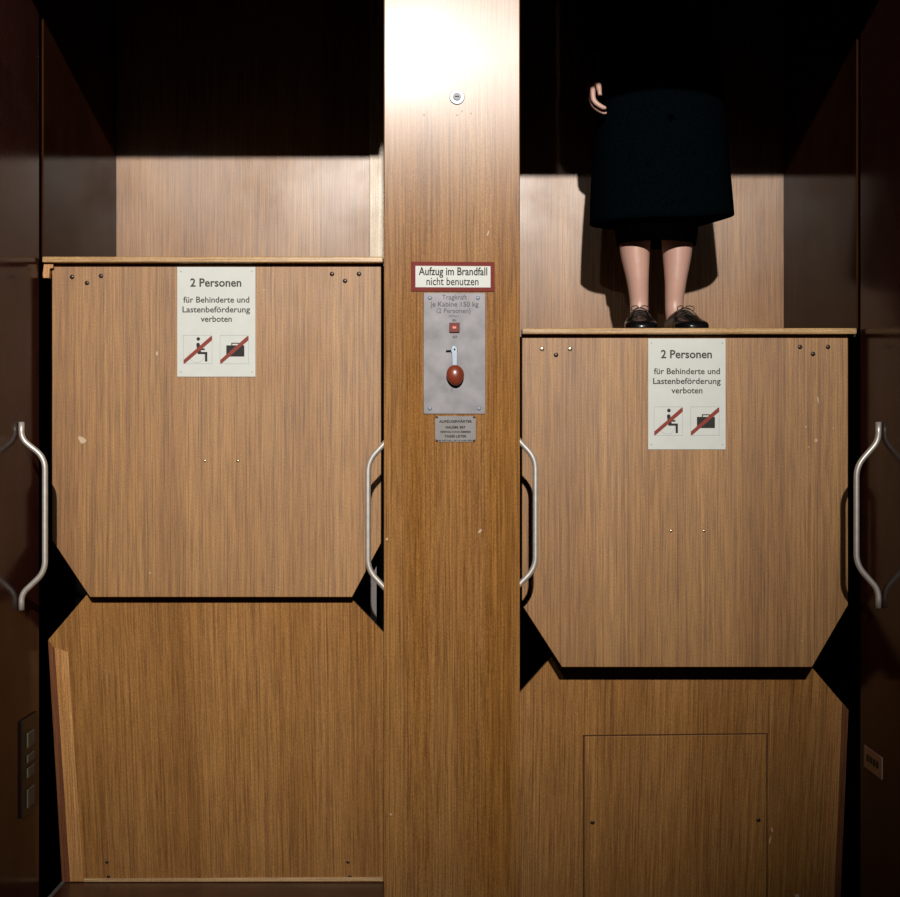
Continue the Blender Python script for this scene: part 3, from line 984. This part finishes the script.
for pts in ([(0.520, 4.30, 1.305, 0.040, 0.045), (0.478, 4.30, 1.304, 0.060, 0.062), (0.445, 4.30, 1.22, 0.053, 0.055), (0.425, 4.31, 1.06, 0.047, 0.049), (0.418, 4.29, 0.95, 0.045, 0.047),
             (0.414, 4.25, 0.85, 0.040, 0.043), (0.4135, 4.230, 0.80, 0.038, 0.041)],
            [(0.704, 4.30, 1.305, 0.040, 0.045), (0.746, 4.30, 1.304, 0.060, 0.062), (0.785, 4.30, 1.20, 0.053, 0.055), (0.805, 4.31, 1.06, 0.048, 0.050), (0.790, 4.26, 1.03, 0.046, 0.048),
             (0.745, 4.18, 1.07, 0.041, 0.041), (0.712, 4.143, 1.095, 0.037, 0.037)]):
    b = bmesh.new()
    chain(b, [(x, y, Zf(h), rx, ry) for x, y, h, rx, ry in pts], seg=24)
    bmesh.ops.delete(b, geom=[f for f in b.faces if len(f.verts) > 4], context='FACES')
    sl = link_mesh('sleeve', b, M_COAT, coat, smooth=True)
    md = sl.modifiers.new('thickness', 'SOLIDIFY'); md.thickness = 0.003; md.offset = 1.0
for h in (0.62, 0.80, 0.98, 1.14):
    b = bmesh.new()
    yy = 4.303 - {0.62: 0.1335, 0.80: 0.130, 0.98: 0.116, 1.14: 0.1195}[h]
    disc(b, (CX + 0.012, yy, Zf(h)), 0.011, 0.004, seg=16, bevel=0.001)
    link_mesh('coat_button', b, M_SKIRT, coat)
# hair: chin-length cap round the head, open at the face
b = bmesh.new()
bmesh.ops.create_uvsphere(b, u_segments=40, v_segments=26, radius=1.0)
for v in b.verts:
    x, y, z = v.co
    zz = 1.535 + z * (0.122 if z > 0 else 0.125)
    k = 1.0 if z > -0.2 else 1.0 + 0.1 * (-0.2 - z)
    v.co = Vector((CX + x * 0.098 * k, 4.290 + y * 0.126, Zf(zz)))
face = [f for f in b.faces if f.calc_center_median().y < 4.262 and f.calc_center_median().z < Zf(1.585)]
low = [f for f in b.faces if f.calc_center_median().z < Zf(1.43)]
bmesh.ops.delete(b, geom=list(set(face + low)), context='FACES')
hr = link_mesh('hair', b, M_HAIR, woman, smooth=True, label='chin-length dark hair')
md = hr.modifiers.new('thickness', 'SOLIDIFY'); md.thickness = 0.012; md.offset = -1.0


# shoes
def shoe(ax, heel_y, toe_x, toe_y):
    """laced shoe from heel to toe"""
    h0 = Vector((ax, heel_y, 0))
    d = Vector((toe_x - ax, toe_y - heel_y, 0))
    ln = d.length
    d.normalize()
    sdv = Vector((-d.y, d.x, 0))
    secs = [(0.00, 0.012, 0.050, 0.02), (0.03, 0.025, 0.068, 0.016), (0.14, 0.032, 0.076, 0.016), (0.32, 0.034, 0.080, 0.014), (0.46, 0.035, 0.083, 0.013),
            (0.60, 0.040, 0.068, 0.011), (0.74, 0.046, 0.053, 0.010), (0.86, 0.044, 0.046, 0.010), (0.94, 0.036, 0.041, 0.010), (0.985, 0.022, 0.034, 0.011), (1.0, 0.008, 0.026, 0.013)]
    sm = smooth_path(secs, 4)
    n = 22
    rings = []
    for t, w, h, z0 in sm:
        ring = []
        for k in range(n):
            a = 2 * math.pi * k / n
            cx, cz = math.cos(a), math.sin(a)
            ex = math.copysign(abs(cx) ** 0.75, cx) * w
            ez = (z0 + h) / 2 + math.copysign(abs(cz) ** (0.7 if cz > 0 else 0.45), cz) * (h - z0) / 2
            if 0.12 < t < 0.6 and cz > 0.2:
                ex *= 0.86
            ring.append(h0 + d * (t * ln) + sdv * ex + Vector((0, 0, Zf(ez))))
        rings.append(ring)
    b = bmesh.new()
    loft(b, rings)
    so = link_mesh('shoe', b, M_SHOE, woman, smooth=True, label='polished black laced shoe')
    # sole and heel
    b = bmesh.new()
    out = []
    for t, w, h, z0 in sm:
        out.append(h0 + d * (t * ln) + sdv * (w + 0.003))
    for t, w, h, z0 in sm[::-1]:
        out.append(h0 + d * (t * ln) - sdv * (w + 0.003))
    prism(b, [p + Vector((0, 0, Zf(0.0045))) for p in out], (0, 0, 0.009), bevel=0.0015)
    link_mesh('sole', b, M_SKIRT, so)
    b = bmesh.new()
    hp = []
    for t, w in ((0.0, 0.014), (0.04, 0.026), (0.14, 0.031), (0.27, 0.032)):
        hp.append(h0 + d * (t * ln) + sdv * w)
    hp += [h0 + d * (t * ln) - sdv * w for t, w in ((0.27, 0.032), (0.14, 0.031), (0.04, 0.026), (0.0, 0.014))]
    prism(b, [p + Vector((0, 0, Zf(0.0006))) for p in hp], (0, 0, 0.014))
    link_mesh('heel', b, M_SKIRT, so)
    b = bmesh.new()
    prism(b, [h0 + d * (t * ln) + sdv * w + Vector((0, 0, Zf(0.0006))) for t, w in ((0.6, 0.03), (0.8, 0.038), (0.9, 0.03), (0.9, -0.03), (0.8, -0.038), (0.6, -0.03))], (0, 0, 0.006))
    link_mesh('tread', b, M_SKIRT, so)

    def on(t, u, lift=0.0):
        for (t0, w0, h0_, z0), (t1, w1, h1_, z1) in zip(sm[:-1], sm[1:]):
            if t0 <= t <= t1 + 1e-6:
                q = (t - t0) / max(1e-6, t1 - t0)
                w = w0 + (w1 - w0) * q
                h = h0_ + (h1_ - h0_) * q
                hz = h - 0.4 * h * (abs(u) ** 2.4) + lift
                return h0 + d * (t * ln) + sdv * (w * u) + Vector((0, 0, Zf(hz)))
    b = bmesh.new()
    for t in (0.50, 0.56, 0.62):
        tube(b, [on(t + 0.04 * abs(u), u, 0.0015) for u in (-0.5, -0.28, 0, 0.28, 0.5)], 0.0015, 8)
    c = on(0.50, 0, 0.006)
    for sgn in (-1, 1):
        lp = [c, c + sdv * sgn * 0.010 + Vector((0, 0, 0.006)) + d * 0.006, c + sdv * sgn * 0.023 + Vector((0, 0, 0.002)) + d * 0.014,
              c + sdv * sgn * 0.023 + Vector((0, 0, -0.008)) + d * 0.016, c + sdv * sgn * 0.012 + Vector((0, 0, -0.004)) + d * 0.010, c]
        tube(b, [Vector(p) for p in smooth_path([tuple(p) for p in lp], 5)], 0.0014, 8)
        tl = [c, c + sdv * sgn * 0.014 + d * 0.014 + Vector((0, 0, -0.004)), on(0.68, sgn * 0.75, 0.004)]
        tube(b, [Vector(p) for p in smooth_path([tuple(p) for p in tl], 4)], 0.0014, 8)
    link_mesh('laces', b, M_LACE, so)


shoe(0.553, 4.345, 0.533, 4.095)
shoe(0.654, 4.345, 0.688, 4.100)
